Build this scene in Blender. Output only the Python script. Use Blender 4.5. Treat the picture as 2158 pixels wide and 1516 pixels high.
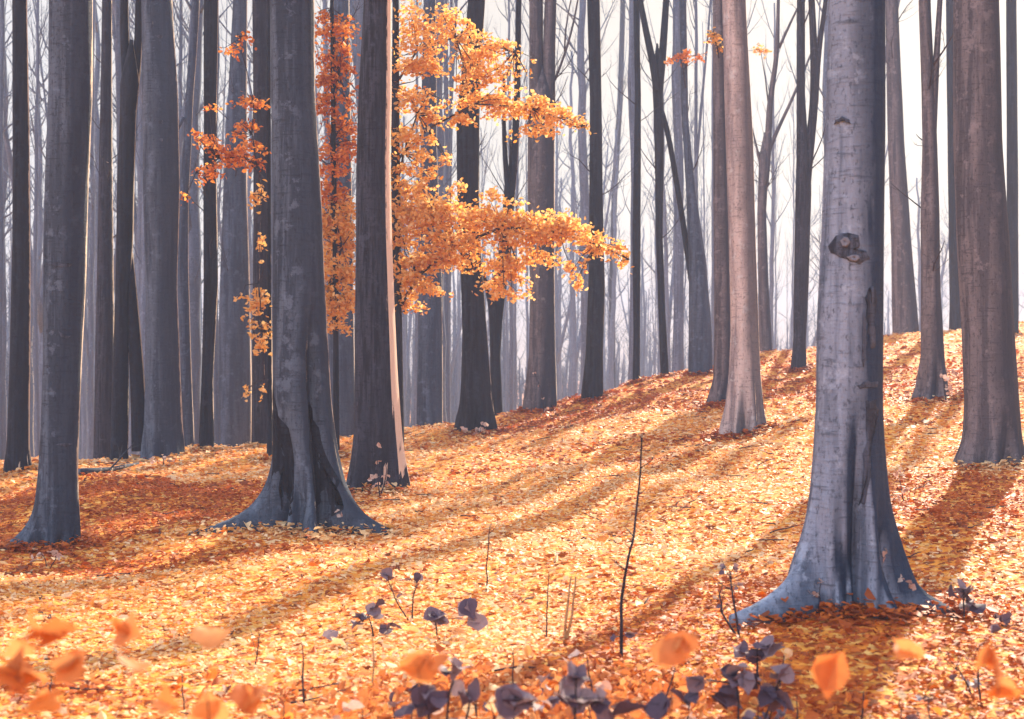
import bpy, math, random
import numpy as np
from mathutils import Vector

for o in list(bpy.data.objects):
    bpy.data.objects.remove(o)
S = bpy.context.scene
COL = S.collection
R = math.radians

# ------------------------------------------------------------------ camera
CAMZ = 1.6
F = 2158 * 50 / 36.0                       # focal length in photograph pixels
cam = bpy.data.cameras.new('camera')
cam.lens = 50; cam.sensor_width = 36; cam.clip_end = 3000; cam.clip_start = 0.05
cam.dof.use_dof = True; cam.dof.focus_distance = 15; cam.dof.aperture_fstop = 3.2
camo = bpy.data.objects.new('camera', cam); COL.objects.link(camo)
camo.location = (0, 0, CAMZ); camo.rotation_euler = (R(90), 0, 0)
S.camera = camo

# ------------------------------------------------------------------ sky, sun, exposure
VEIL_SUN, VEIL_FAR = (0.215, 0.168, 0.103), (0.40, 0.44, 0.53)
SUN_AZ, SUN_EL = 22.0, 29.0                # azimuth to the right of the view direction
W = bpy.data.worlds.new('World'); S.world = W; W.use_nodes = True
nt = W.node_tree; bg = nt.nodes['Background']
sky = nt.nodes.new('ShaderNodeTexSky'); sky.sky_type = 'NISHITA'; sky.sun_disc = False
sky.sun_elevation = R(SUN_EL); sky.sun_rotation = R(SUN_AZ)
sky.air_density = 1.0; sky.dust_density = 0.8; sky.ozone_density = 1.0
# thin high veil of cloud over the clear sky: cream round the sun, pale blue elsewhere
tc = nt.nodes.new('ShaderNodeTexCoord'); dt = nt.nodes.new('ShaderNodeVectorMath'); dt.operation = 'DOT_PRODUCT'
nt.links.new(tc.outputs['Generated'], dt.inputs[0]); dt.inputs[1].default_value = (math.sin(R(SUN_AZ)), math.cos(R(SUN_AZ)), 0)
vr = nt.nodes.new('ShaderNodeValToRGB'); e = vr.color_ramp.elements; e[0].position = 0.45; e[0].color = (*VEIL_FAR, 1); e[1].position = 0.95; e[1].color = (*VEIL_SUN, 1)
ma = nt.nodes.new('ShaderNodeMath'); ma.operation = 'MULTIPLY_ADD'; ma.inputs[1].default_value = 0.5; ma.inputs[2].default_value = 0.5
nt.links.new(dt.outputs['Value'], ma.inputs[0]); nt.links.new(ma.outputs[0], vr.inputs[0])
s1 = nt.nodes.new('ShaderNodeVectorMath'); s1.operation = 'SCALE'; s1.inputs['Scale'].default_value = 0.35; nt.links.new(sky.outputs[0], s1.inputs[0])
s2 = nt.nodes.new('ShaderNodeVectorMath'); s2.operation = 'SCALE'; s2.inputs['Scale'].default_value = 1 / 0.05; nt.links.new(vr.outputs[0], s2.inputs[0])
ad = nt.nodes.new('ShaderNodeVectorMath'); ad.operation = 'ADD'; nt.links.new(s1.outputs[0], ad.inputs[0]); nt.links.new(s2.outputs[0], ad.inputs[1])
nt.links.new(ad.outputs[0], bg.inputs[0]); bg.inputs[1].default_value = 0.05
sl = bpy.data.lights.new('sun', 'SUN'); sl.energy = 4.3; sl.angle = R(0.5); sl.color = (1.0, 0.86, 0.66)
so = bpy.data.objects.new('sun', sl); COL.objects.link(so)
d = Vector((-math.sin(R(SUN_AZ)) * math.cos(R(SUN_EL)), -math.cos(R(SUN_AZ)) * math.cos(R(SUN_EL)), -math.sin(R(SUN_EL))))
so.rotation_euler = d.to_track_quat('-Z', 'Y').to_euler(); so.location = (20, 40, 30)
S.view_settings.view_transform = 'Standard'; S.view_settings.look = 'None'
S.view_settings.exposure = 1.6; S.view_settings.gamma = 1
S.render.engine = 'CYCLES'
S.cycles.volume_bounces = 1; S.cycles.max_bounces = 6; S.cycles.diffuse_bounces = 3
S.cycles.transmission_bounces = 3; S.cycles.use_denoising = True

rng = np.random.default_rng(7); random.seed(7)
HAZE_DENSITY = 0.0026

# ------------------------------------------------------------------ terrain as a function
_cx = [-700, 0, 100, 300, 570, 720, 850, 960, 1050, 1150, 1250, 1350, 1450, 1520, 1600, 1720, 1870, 2000, 2140, 2900]
_cy = [1010, 985, 968, 960, 945, 928, 915, 893, 880, 858, 830, 803, 784, 772, 750, 733, 707, 693, 683, 650]
_ug = np.linspace(-0.6, 0.6, 601)
_sg = np.interp(_ug * F + 1079, _cx, [(758 - v) / F for v in _cy])
_k = np.exp(-np.linspace(-2.5, 2.5, 41) ** 2); _k /= _k.sum()
_sg = np.convolve(np.pad(_sg, 20, mode='edge'), _k, 'valid')
_yg = np.interp(_ug, [-0.6, -0.25, -0.12, 0.0, 0.15, 0.3, 0.6], [22, 24, 26.5, 31.5, 38, 43, 50])
_yg = np.convolve(np.pad(_yg, 20, mode='edge'), _k, 'valid')
def crest(u): return np.interp(u, _ug, _yg), np.interp(u, _ug, _sg)
def gz(X, Y):
    X = np.asarray(X, float); Y = np.asarray(Y, float)
    u = X / np.maximum(Y, 7.0)
    Yc, sc = crest(u); zc = CAMZ + sc * Yc
    t = np.clip((Y - 8) / (Yc - 8), 0, 1)
    z = zc * t ** 1.3
    e = np.maximum(Y - Yc, 0)
    z = z - 7.0 * (1 - np.exp(-(e / 26.0) ** 1.35))
    b = 0.08 * np.sin(X * 1.1 + 0.7 * np.sin(Y * 0.5)) * np.sin(Y * 0.8 + 1.3) + 0.035 * np.sin(X * 2.3 + Y * 1.1) + 0.03 * np.sin(Y * 1.9 - X * 0.6)
    return z + b * np.clip((np.hypot(X, Y) - 2) / 8, 0, 1)
def G(X, Y): return float(gz(X, Y))
def at(px, py, Y): return ((px - 1079) / F * Y, Y, CAMZ + (758 - py) / F * Y)
def hit(px, py):
    Y = 3.0
    while Y < 90:
        p = at(px, py, Y)
        if p[2] <= G(p[0], Y): break
        Y += 0.05
    return Y

# ------------------------------------------------------------------ materials
def nodes(name):
    m = bpy.data.materials.new(name); m.use_nodes = True
    n = m.node_tree.nodes; b = n['Principled BSDF']
    return m, n, m.node_tree.links, b
def ramp(n, stops):
    r = n.new('ShaderNodeValToRGB'); e = r.color_ramp.elements
    while len(e) < len(stops): e.new(0.5)
    for k, (p, c) in enumerate(stops): e[k].position = p; e[k].color = (*c, 1)
    return r
def mix(n, l, f, a, b, mode='MIX'):
    x = n.new('ShaderNodeMix'); x.data_type = 'RGBA'; x.blend_type = mode
    for s, v in ((x.inputs[0], f), (x.inputs[6], a), (x.inputs[7], b)):
        if hasattr(v, 'is_output'): l.new(v, s)
        elif isinstance(v, tuple): s.default_value = (*v, 1)
        else: s.default_value = v
    return x.outputs[2]
def noise(n, l, vec, scale, detail=4, rough=0.6):
    t = n.new('ShaderNodeTexNoise'); t.inputs['Scale'].default_value = scale
    t.inputs['Detail'].default_value = detail; t.inputs['Roughness'].default_value = rough
    if vec is not None: l.new(vec, t.inputs['Vector'])
    return t.outputs[0]
def mapping(n, l, vec, sc):
    mp = n.new('ShaderNodeMapping'); mp.inputs['Scale'].default_value = sc; l.new(vec, mp.inputs['Vector']); return mp.outputs[0]
def leaf_mat(name, stops, transl=0.4):
    m, n, l, b = nodes(name)
    g = n.new('ShaderNodeNewGeometry'); r = ramp(n, stops); l.new(g.outputs['Random Per Island'], r.inputs[0])
    tc = n.new('ShaderNodeTexCoord')
    c = mix(n, l, noise(n, l, tc.outputs['Object'], 60, 2), r.outputs[0], (0.35, 0.30, 0.26), 'MULTIPLY')
    f = n.new('ShaderNodeMapRange'); f.inputs[1].default_value = 0.4; f.inputs[2].default_value = 0.8; f.inputs[4].default_value = 0.28
    l.new(noise(n, l, tc.outputs['Object'], 60, 2), f.inputs[0])
    c = mix(n, l, f.outputs[0], r.outputs[0], (0.35, 0.2, 0.12), 'MULTIPLY')
    l.new(c, b.inputs['Base Color']); b.inputs['Roughness'].default_value = 0.6; b.inputs['Specular IOR Level'].default_value = 0.25
    t = n.new('ShaderNodeBsdfTranslucent'); l.new(c, t.inputs[0])
    s = n.new('ShaderNodeMixShader'); s.inputs[0].default_value = transl
    l.new(b.outputs[0], s.inputs[1]); l.new(t.outputs[0], s.inputs[2]); l.new(s.outputs[0], n['Material Output'].inputs[0])
    return m
def bark_mat(name, light, dark, shade_side, shade_amt=0.6, rib=9.0, bump=0.35, rim=0.8, rimc=(0.72, 0.58, 0.44)):
    m, n, l, b = nodes(name)
    tc = n.new('ShaderNodeTexCoord'); ob = tc.outputs['Object']
    oi = n.new('ShaderNodeObjectInfo')
    ad = n.new('ShaderNodeVectorMath'); ad.operation = 'ADD'; l.new(ob, ad.inputs[0])
    cx = n.new('ShaderNodeCombineXYZ'); mm = n.new('ShaderNodeMath'); mm.operation = 'MULTIPLY'; mm.inputs[1].default_value = 40
    l.new(oi.outputs['Random'], mm.inputs[0]); l.new(mm.outputs[0], cx.inputs[0]); l.new(mm.outputs[0], cx.inputs[2]); l.new(cx.outputs[0], ad.inputs[1])
    v = ad.outputs[0]
    str_ = noise(n, l, mapping(n, l, v, (1, 1, 0.07)), rib, 5, 0.65)          # long vertical streaks
    blot = noise(n, l, mapping(n, l, v, (1, 1, 0.5)), 2.2, 5, 0.6)
    lent = noise(n, l, mapping(n, l, v, (1, 1, 9)), 5.0, 4, 0.7)             # fine horizontal rings
    fine = noise(n, l, mapping(n, l, v, (1, 1, 0.4)), 55, 3, 0.7)
    r1 = ramp(n, [(0.43, dark), (0.57, light)]); l.new(str_, r1.inputs[0])
    c = r1.outputs[0]
    mr = n.new('ShaderNodeMapRange'); mr.inputs[1].default_value = 0.45; mr.inputs[2].default_value = 0.68; mr.inputs[4].default_value = 0.55
    l.new(blot, mr.inputs[0]); c = mix(n, l, mr.outputs[0], c, tuple(x * 0.62 for x in light))
    mr = n.new('ShaderNodeMapRange'); mr.inputs[1].default_value = 0.56; mr.inputs[2].default_value = 0.66; mr.inputs[4].default_value = 0.6
    l.new(lent, mr.inputs[0]); c = mix(n, l, mr.outputs[0], c, tuple(x * 0.5 for x in dark))
    spk = n.new('ShaderNodeMapRange'); spk.inputs[1].default_value = 0.55; spk.inputs[2].default_value = 0.64; spk.inputs[4].default_value = 0.7
    l.new(noise(n, l, mapping(n, l, v, (1, 1, 0.55)), 38, 4, 0.75), spk.inputs[0]); c = mix(n, l, spk.outputs[0], c, tuple(x * 0.45 for x in dark))
    lic = n.new('ShaderNodeMapRange'); lic.inputs[1].default_value = 0.56; lic.inputs[2].default_value = 0.63; lic.inputs[4].default_value = 0.5
    l.new(noise(n, l, v, 6.5, 6, 0.7), lic.inputs[0]); c = mix(n, l, lic.outputs[0], c, tuple(min(0.6, x * 1.5) for x in light))
    # shaded right side of every stem, put into the bark colour with a ragged edge
    ge = n.new('ShaderNodeNewGeometry'); sx = n.new('ShaderNodeSeparateXYZ'); l.new(ge.outputs['Normal'], sx.inputs[0])
    a1 = n.new('ShaderNodeMath'); a1.operation = 'MULTIPLY_ADD'; a1.inputs[1].default_value = 1.3; l.new(str_, a1.inputs[0]); l.new(sx.outputs[0], a1.inputs[2])
    a2 = n.new('ShaderNodeMath'); a2.operation = 'MULTIPLY_ADD'; a2.inputs[1].default_value = 0.9; l.new(blot, a2.inputs[0]); l.new(a1.outputs[0], a2.inputs[2])
    mr = n.new('ShaderNodeMapRange'); mr.inputs[1].default_value = 0.85; mr.inputs[2].default_value = 1.5; mr.inputs[4].default_value = shade_amt
    l.new(a2.outputs[0], mr.inputs[0]); c = mix(n, l, mr.outputs[0], c, shade_side)
    # sunlit right rim painted into the bark colour, broken up by noise
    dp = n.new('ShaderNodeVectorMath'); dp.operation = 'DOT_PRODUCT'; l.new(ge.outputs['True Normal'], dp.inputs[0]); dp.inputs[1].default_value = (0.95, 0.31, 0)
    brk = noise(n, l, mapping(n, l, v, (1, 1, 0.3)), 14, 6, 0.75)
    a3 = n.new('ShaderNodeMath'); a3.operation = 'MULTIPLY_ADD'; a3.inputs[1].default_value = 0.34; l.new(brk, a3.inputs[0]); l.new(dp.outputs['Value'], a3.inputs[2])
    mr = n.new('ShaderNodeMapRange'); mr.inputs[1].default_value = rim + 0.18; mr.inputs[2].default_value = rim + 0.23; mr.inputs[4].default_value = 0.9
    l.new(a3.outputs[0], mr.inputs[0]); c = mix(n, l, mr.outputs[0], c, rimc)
    l.new(c, b.inputs['Base Color']); b.inputs['Roughness'].default_value = 0.85; b.inputs['Specular IOR Level'].default_value = 0.2
    h1 = n.new('ShaderNodeMath'); h1.operation = 'MULTIPLY_ADD'; h1.inputs[1].default_value = 0.35; l.new(fine, h1.inputs[0]); l.new(str_, h1.inputs[2])
    h2 = n.new('ShaderNodeMath'); h2.operation = 'MULTIPLY_ADD'; h2.inputs[1].default_value = 0.3; l.new(lent, h2.inputs[0]); l.new(h1.outputs[0], h2.inputs[2])
    bp = n.new('ShaderNodeBump'); bp.inputs['Strength'].default_value = min(1.0, bump * 1.8); bp.inputs['Distance'].default_value = 0.03
    l.new(h2.outputs[0], bp.inputs['Height']); l.new(bp.outputs[0], b.inputs['Normal'])
    return m
M = {}
M['smooth'] = bark_mat('smooth_blue_grey_bark', (0.27, 0.32, 0.415), (0.10, 0.13, 0.185), (0.012, 0.026, 0.056), 0.95, 7, 0.5, 2)
M['grey'] = bark_mat('grey_bark', (0.105, 0.134, 0.182), (0.036, 0.048, 0.072), (0.02, 0.029, 0.05), 0.8, 9, 0.55, 0.9)
M['dark'] = bark_mat('dark_bark', (0.022, 0.028, 0.043), (0.007, 0.009, 0.014), (0.009, 0.012, 0.02), 0.6, 16, 0.8, 0.86)
M['ribbed'] = bark_mat('ribbed_dark_bark', (0.05, 0.054, 0.075), (0.015, 0.017, 0.026), (0.014, 0.016, 0.027), 0.6, 22, 1.0, 0.86)
M['ribbedlit'] = bark_mat('ribbed_bark_with_sun_rim', (0.058, 0.06, 0.084), (0.013, 0.014, 0.022), (0.014, 0.016, 0.027), 0.6, 24, 1.0, 0.47, (0.78, 0.55, 0.42))  # wider sunlit rim painted into this bark's colour
M['pink'] = bark_mat('pinkish_grey_bark', (0.188, 0.166, 0.178), (0.078, 0.075, 0.09), (0.022, 0.028, 0.044), 0.88, 9, 0.5)
M['palepink'] = bark_mat('pale_pink_bark', (0.60, 0.49, 0.455), (0.26, 0.22, 0.23), (0.055, 0.058, 0.075), 0.85, 6, 0.45, 0.76)
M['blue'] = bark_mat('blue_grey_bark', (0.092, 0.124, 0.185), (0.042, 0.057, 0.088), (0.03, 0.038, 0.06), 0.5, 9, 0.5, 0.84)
M['mist'] = bark_mat('haze_toned_bark', (0.18, 0.225, 0.315), (0.11, 0.14, 0.20), (0.08, 0.105, 0.155), 0.5, 9, 0.35, 2)  # haze put into the colour: paler, bluer bark for the far trees
M['near_black'] = bark_mat('near_black_bark', (0.030, 0.037, 0.055), (0.008, 0.010, 0.016), (0.008, 0.011, 0.018), 0.6, 16, 0.6, 2)
M['stem'] = bark_mat('thin_stem_bark', (0.05, 0.04, 0.05), (0.025, 0.02, 0.03), (0.03, 0.03, 0.04), 0.3)
M['tan'] = bark_mat('dry_tan_stalk', (0.55, 0.33, 0.15), (0.35, 0.18, 0.08), (0.25, 0.12, 0.06), 0.2)
M['scar'] = bark_mat('bark_scar', (0.085, 0.10, 0.14), (0.03, 0.035, 0.05), (0.02, 0.02, 0.03), 0.2, 20, 1.0)
M['scarlip'] = bark_mat('bark_scar_lip', (0.27, 0.28, 0.33), (0.15, 0.16, 0.2), (0.1, 0.1, 0.13), 0.2, 12, 0.6)
RUST, ORG, YEL, TAN, BRN = (0.56, 0.115, 0.012), (0.80, 0.24, 0.022), (0.88, 0.38, 0.06), (0.91, 0.54, 0.16), (0.24, 0.07, 0.02)
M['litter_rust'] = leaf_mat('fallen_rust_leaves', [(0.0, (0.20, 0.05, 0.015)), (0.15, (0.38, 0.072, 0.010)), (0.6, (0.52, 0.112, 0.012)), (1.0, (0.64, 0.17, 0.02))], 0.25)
M['litter_pale'] = leaf_mat('fallen_pale_leaves', [(0.0, BRN), (0.05, RUST), (0.14, (0.86, 0.36, 0.07)), (0.4, (0.91, 0.55, 0.23)), (1.0, (0.93, 0.70, 0.42))], 0.3)
M['litter'] = leaf_mat('fallen_beech_leaves', [(0.0, BRN), (0.06, RUST), (0.22, ORG), (0.55, YEL), (1.0, TAN)], 0.3)
M['yellow'] = leaf_mat('golden_leaf', [(0.0, (0.70, 0.26, 0.04)), (0.2, (0.90, 0.45, 0.10)), (0.7, (0.94, 0.57, 0.19)), (1.0, (0.95, 0.68, 0.34))], 0.62)
M['orange'] = leaf_mat('deep_orange_leaf', [(0.0, (0.40, 0.08, 0.015)), (0.5, (0.78, 0.25, 0.04)), (1.0, (0.86, 0.38, 0.09))], 0.62)
M['purple'] = leaf_mat('violet_leaf', [(0.0, (0.07, 0.045, 0.075)), (0.5, (0.13, 0.085, 0.12)), (0.8, (0.24, 0.17, 0.20)), (1.0, (0.36, 0.25, 0.25))], 0.2)
M['pale'] = leaf_mat('pale_pink_leaf', [(0.0, (0.50, 0.27, 0.2)), (0.5, (0.68, 0.42, 0.33)), (1.0, (0.75, 0.6, 0.52))], 0.3)
M['near'] = leaf_mat('foreground_leaf', [(0.0, (0.55, 0.15, 0.04)), (0.5, (0.70, 0.25, 0.07)), (1.0, (0.80, 0.40, 0.15))], 0.4)
def ground_mat():
    m, n, l, b = nodes('leaf_litter_ground')
    tc = n.new('ShaderNodeTexCoord'); ob = tc.outputs['Object']
    vo = n.new('ShaderNodeTexVoronoi'); vo.inputs['Scale'].default_value = 16; l.new(ob, vo.inputs['Vector'])
    sp = n.new('ShaderNodeSeparateColor'); l.new(vo.outputs['Color'], sp.inputs[0])
    r = ramp(n, [(0.0, BRN), (0.18, RUST), (0.45, ORG), (0.75, YEL), (1.0, TAN)]); l.new(sp.outputs[0], r.inputs[0])
    l.new(r.outputs[0], b.inputs['Base Color']); b.inputs['Roughness'].default_value = 0.8; b.inputs['Specular IOR Level'].default_value = 0.15
    ma = n.new('ShaderNodeMath'); ma.operation = 'MULTIPLY_ADD'; ma.inputs[1].default_value = 0.6
    l.new(noise(n, l, ob, 40, 5), ma.inputs[0]); l.new(sp.outputs[1], ma.inputs[2])
    bp = n.new('ShaderNodeBump'); bp.inputs['Strength'].default_value = 0.8; bp.inputs['Distance'].default_value = 0.04
    l.new(ma.outputs[0], bp.inputs['Height']); l.new(bp.outputs[0], b.inputs['Normal'])
    return m
M['ground'] = ground_mat()

# ------------------------------------------------------------------ mesh helpers
class MB:
    def __init__(s): s.v = []; s.f = []; s.mi = []; s.n = 0
    def add(s, V, Fc, mi=0):
        s.v.append(np.asarray(V, float)); s.f += [tuple(i + s.n for i in q) for q in Fc]; s.mi += [mi] * len(Fc); s.n += len(V)
    def tube(s, pts, rad, seg=5, mi=0):
        pts = np.asarray(pts, float); rad = np.asarray(rad, float); n = len(pts)
        tg = np.gradient(pts, axis=0); tg /= np.linalg.norm(tg, axis=1)[:, None] + 1e-9
        ref = np.array([0.31, 0.95, 0.05]) if abs(tg[0][2]) > 0.6 else np.array([0.1, 0.15, 0.98])
        a = np.cross(tg, ref); a /= np.linalg.norm(a, axis=1)[:, None] + 1e-9; b = np.cross(tg, a)
        th = np.arange(seg) * 2 * math.pi / seg
        V = pts[:, None] + rad[:, None, None] * (np.cos(th)[None, :, None] * a[:, None] + np.sin(th)[None, :, None] * b[:, None])
        Fc = [(i * seg + j, i * seg + (j + 1) % seg, (i + 1) * seg + (j + 1) % seg, (i + 1) * seg + j) for i in range(n - 1) for j in range(seg)]
        Fc += [tuple(range(seg))[::-1], tuple((n - 1) * seg + j for j in range(seg))]
        s.add(V.reshape(-1, 3), Fc, mi)
    def mesh(s, name, mats, smooth=True):
        me = bpy.data.meshes.new(name); me.from_pydata(np.concatenate(s.v).tolist(), [], s.f)
        for m in (mats if isinstance(mats, list) else [mats]): me.materials.append(m)
        me.polygons.foreach_set('material_index', s.mi); me.polygons.foreach_set('use_smooth', [smooth] * len(s.f)); me.update()
        return me
def obj(name, me, parent=None, loc=None):
    o = bpy.data.objects.new(name, me); COL.objects.link(o)
    if parent is not None: o.parent = parent
    if loc is not None: o.location = loc
    return o
def tag(o, label, cat, group=None, kind=None):
    o['label'] = label
    if cat: o['category'] = cat
    if group: o['group'] = group
    if kind: o['kind'] = kind
    return o
def thing(name, label, cat, loc, group=None):
    return tag(obj(name, None, None, loc), label, cat, group)
_lf = np.array([[0, -.5, 0], [-.27, -.17, .09], [-.23, .2, .10], [0, .5, -.03], [.23, .2, .10], [.27, -.17, .09]])
def leaf_mesh(name, P, size, tilt, mat, up=None, curl=1.0):
    """Many leaves, each two folded halves, as one mesh. P: N x 3 centres; tilt: spread of the blade away from level (radians)."""
    P = np.asarray(P, float); N = len(P)
    yaw = rng.uniform(0, 2 * math.pi, N); ta = rng.normal(0, tilt, N); tb = rng.normal(0, tilt, N)
    sz = np.asarray(size) * rng.uniform(0.7, 1.3, N); fl = rng.choice([-1, 1], N) * rng.uniform(0.2, 2.0, N) * curl
    asp = rng.uniform(0.8, 1.25, N)
    L = _lf[None].repeat(N, 0).copy(); L[:, :, 0] *= asp[:, None]; L[:, :, 2] *= fl[:, None]
    L[:, :, 2] += (L[:, :, 1] ** 2 - .1) * rng.normal(0, 0.5, N)[:, None] * curl
    L *= sz[:, None, None]
    x, y, z = L[..., 0], L[..., 1], L[..., 2]
    c, s = np.cos(ta)[:, None], np.sin(ta)[:, None]; y, z = y * c - z * s, y * s + z * c
    c, s = np.cos(tb)[:, None], np.sin(tb)[:, None]; x, z = x * c + z * s, -x * s + z * c
    c, s = np.cos(yaw)[:, None], np.sin(yaw)[:, None]; x, y = x * c - y * s, x * s + y * c
    V = np.stack([x, y, z], -1) + P[:, None]
    me = bpy.data.meshes.new(name)
    me.vertices.add(N * 6); me.vertices.foreach_set('co', V.reshape(-1).astype(np.float32))
    q = np.array([0, 3, 2, 1, 0, 5, 4, 3])[None] + np.arange(N)[:, None] * 6
    me.loops.add(N * 8); me.loops.foreach_set('vertex_index', q.reshape(-1).astype(np.int32))
    me.polygons.add(N * 2); me.polygons.foreach_set('loop_start', np.arange(0, N * 8, 4, dtype=np.int32))
    me.materials.append(mat); me.update(calc_edges=True); me.validate()
    return me

def fine_leaves(name, P, size, tilt, mat):
    """Ovate leaves with a midrib fold, wavy edges and a drooping tip, for the plants near the camera."""
    prof = [(0.0, 0.02), (0.1, 0.20), (0.25, 0.36), (0.42, 0.42), (0.6, 0.36), (0.78, 0.22), (0.92, 0.08), (1.0, 0.01)]
    V = []; Fc = []; nr = len(prof)
    for c in np.asarray(P, float):
        L = size * rng.uniform(0.7, 1.3); wd = rng.uniform(0.8, 1.15); fold = rng.uniform(-0.1, 0.5); droop = rng.uniform(-0.2, 0.7); ph = rng.uniform(0, 6.28); tw = rng.normal(0, 0.5)
        q = []
        for t, w in prof:
            for sx in (-1, -0.5, 0, 0.5, 1):
                x = sx * w * wd * (1 + 0.08 * math.sin(t * 23 + ph)); z = abs(sx) * w * fold - droop * t * t * 0.5 + 0.035 * math.sin(t * 14 + ph + sx * 2) * abs(sx) + tw * x * (t - 0.4)
                q.append((x, t - 0.5, z))
        q = np.array(q) * L
        e = Vector((rng.normal(0, tilt), rng.normal(0, tilt), rng.uniform(0, 6.28)))
        from mathutils import Euler
        q = q @ np.array(Euler(e).to_matrix()).T + c
        b = len(V) * 5 * nr; V.append(q)
        Fc += [(b + r * 5 + k, b + r * 5 + k + 1, b + (r + 1) * 5 + k + 1, b + (r + 1) * 5 + k) for r in range(nr - 1) for k in range(4)]
    m = MB(); m.add(np.concatenate(V), Fc)
    return m.mesh(name, mat)

# ------------------------------------------------------------------ ground, litter
def ax(lo, hi, fine0, fine1, st, growth=1.13):
    a = list(np.arange(fine0, fine1, st)); s = st; x = a[-1]
    while x < hi: s *= growth; x += s; a.append(x)
    s = st; x = fine0
    while x > lo: s *= growth; x -= s; a.insert(0, x)
    return np.array(a)
gx = ax(-420, 420, -14, 20, 0.22); gy = ax(-120, 480, 3, 52, 0.22)
GX, GY = np.meshgrid(gx, gy); GZ = gz(GX, GY)
nx, ny = len(gx), len(gy)
mb = MB(); idx = np.arange(nx * ny).reshape(ny, nx)
mb.add(np.stack([GX, GY, GZ], -1).reshape(-1, 3), np.stack([idx[:-1, :-1], idx[:-1, 1:], idx[1:, 1:], idx[1:, :-1]], -1).reshape(-1, 4).tolist())
o = obj('ground', mb.mesh('ground', M['ground'])); tag(o, 'forest floor rising to the right under orange leaf litter', None, kind='structure')

# ------------------------------------------------------------------ trees
def smooth1(a, k):
    w = np.hanning(2 * k + 3)[1:-1]; w /= w.sum(); return np.convolve(np.pad(a, k, mode='edge'), w, 'valid')
def branchlet(mb, p, dirv, length, r, depth, seg=4, up=0.25, mi=0, kids=(3, 5)):
    n = 5; pts = [np.array(p)]; dv = np.array(dirv, float); dv /= np.linalg.norm(dv)
    for k in range(n):
        dv = dv + rng.normal(0, 0.13, 3) + np.array([0, 0, up * 0.25]); dv /= np.linalg.norm(dv)
        pts.append(pts[-1] + dv * length / n)
    mb.tube(pts, np.linspace(r, r * 0.3, n + 1), seg, mi)
    if depth > 0:
        for k in range(rng.integers(*kids)):
            i = int(rng.integers(1, n + 1)); f = 1 - (i / n) * 0.5
            side = rng.normal(0, 1, 3); side -= side.dot(dv) * dv; side /= np.linalg.norm(side) + 1e-6
            branchlet(mb, pts[i], dv * 0.8 + side * 0.75, length * rng.uniform(0.4, 0.65) * f + 0.05, r * 0.5 * f, depth - 1, 3, up, mi, kids)
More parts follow.
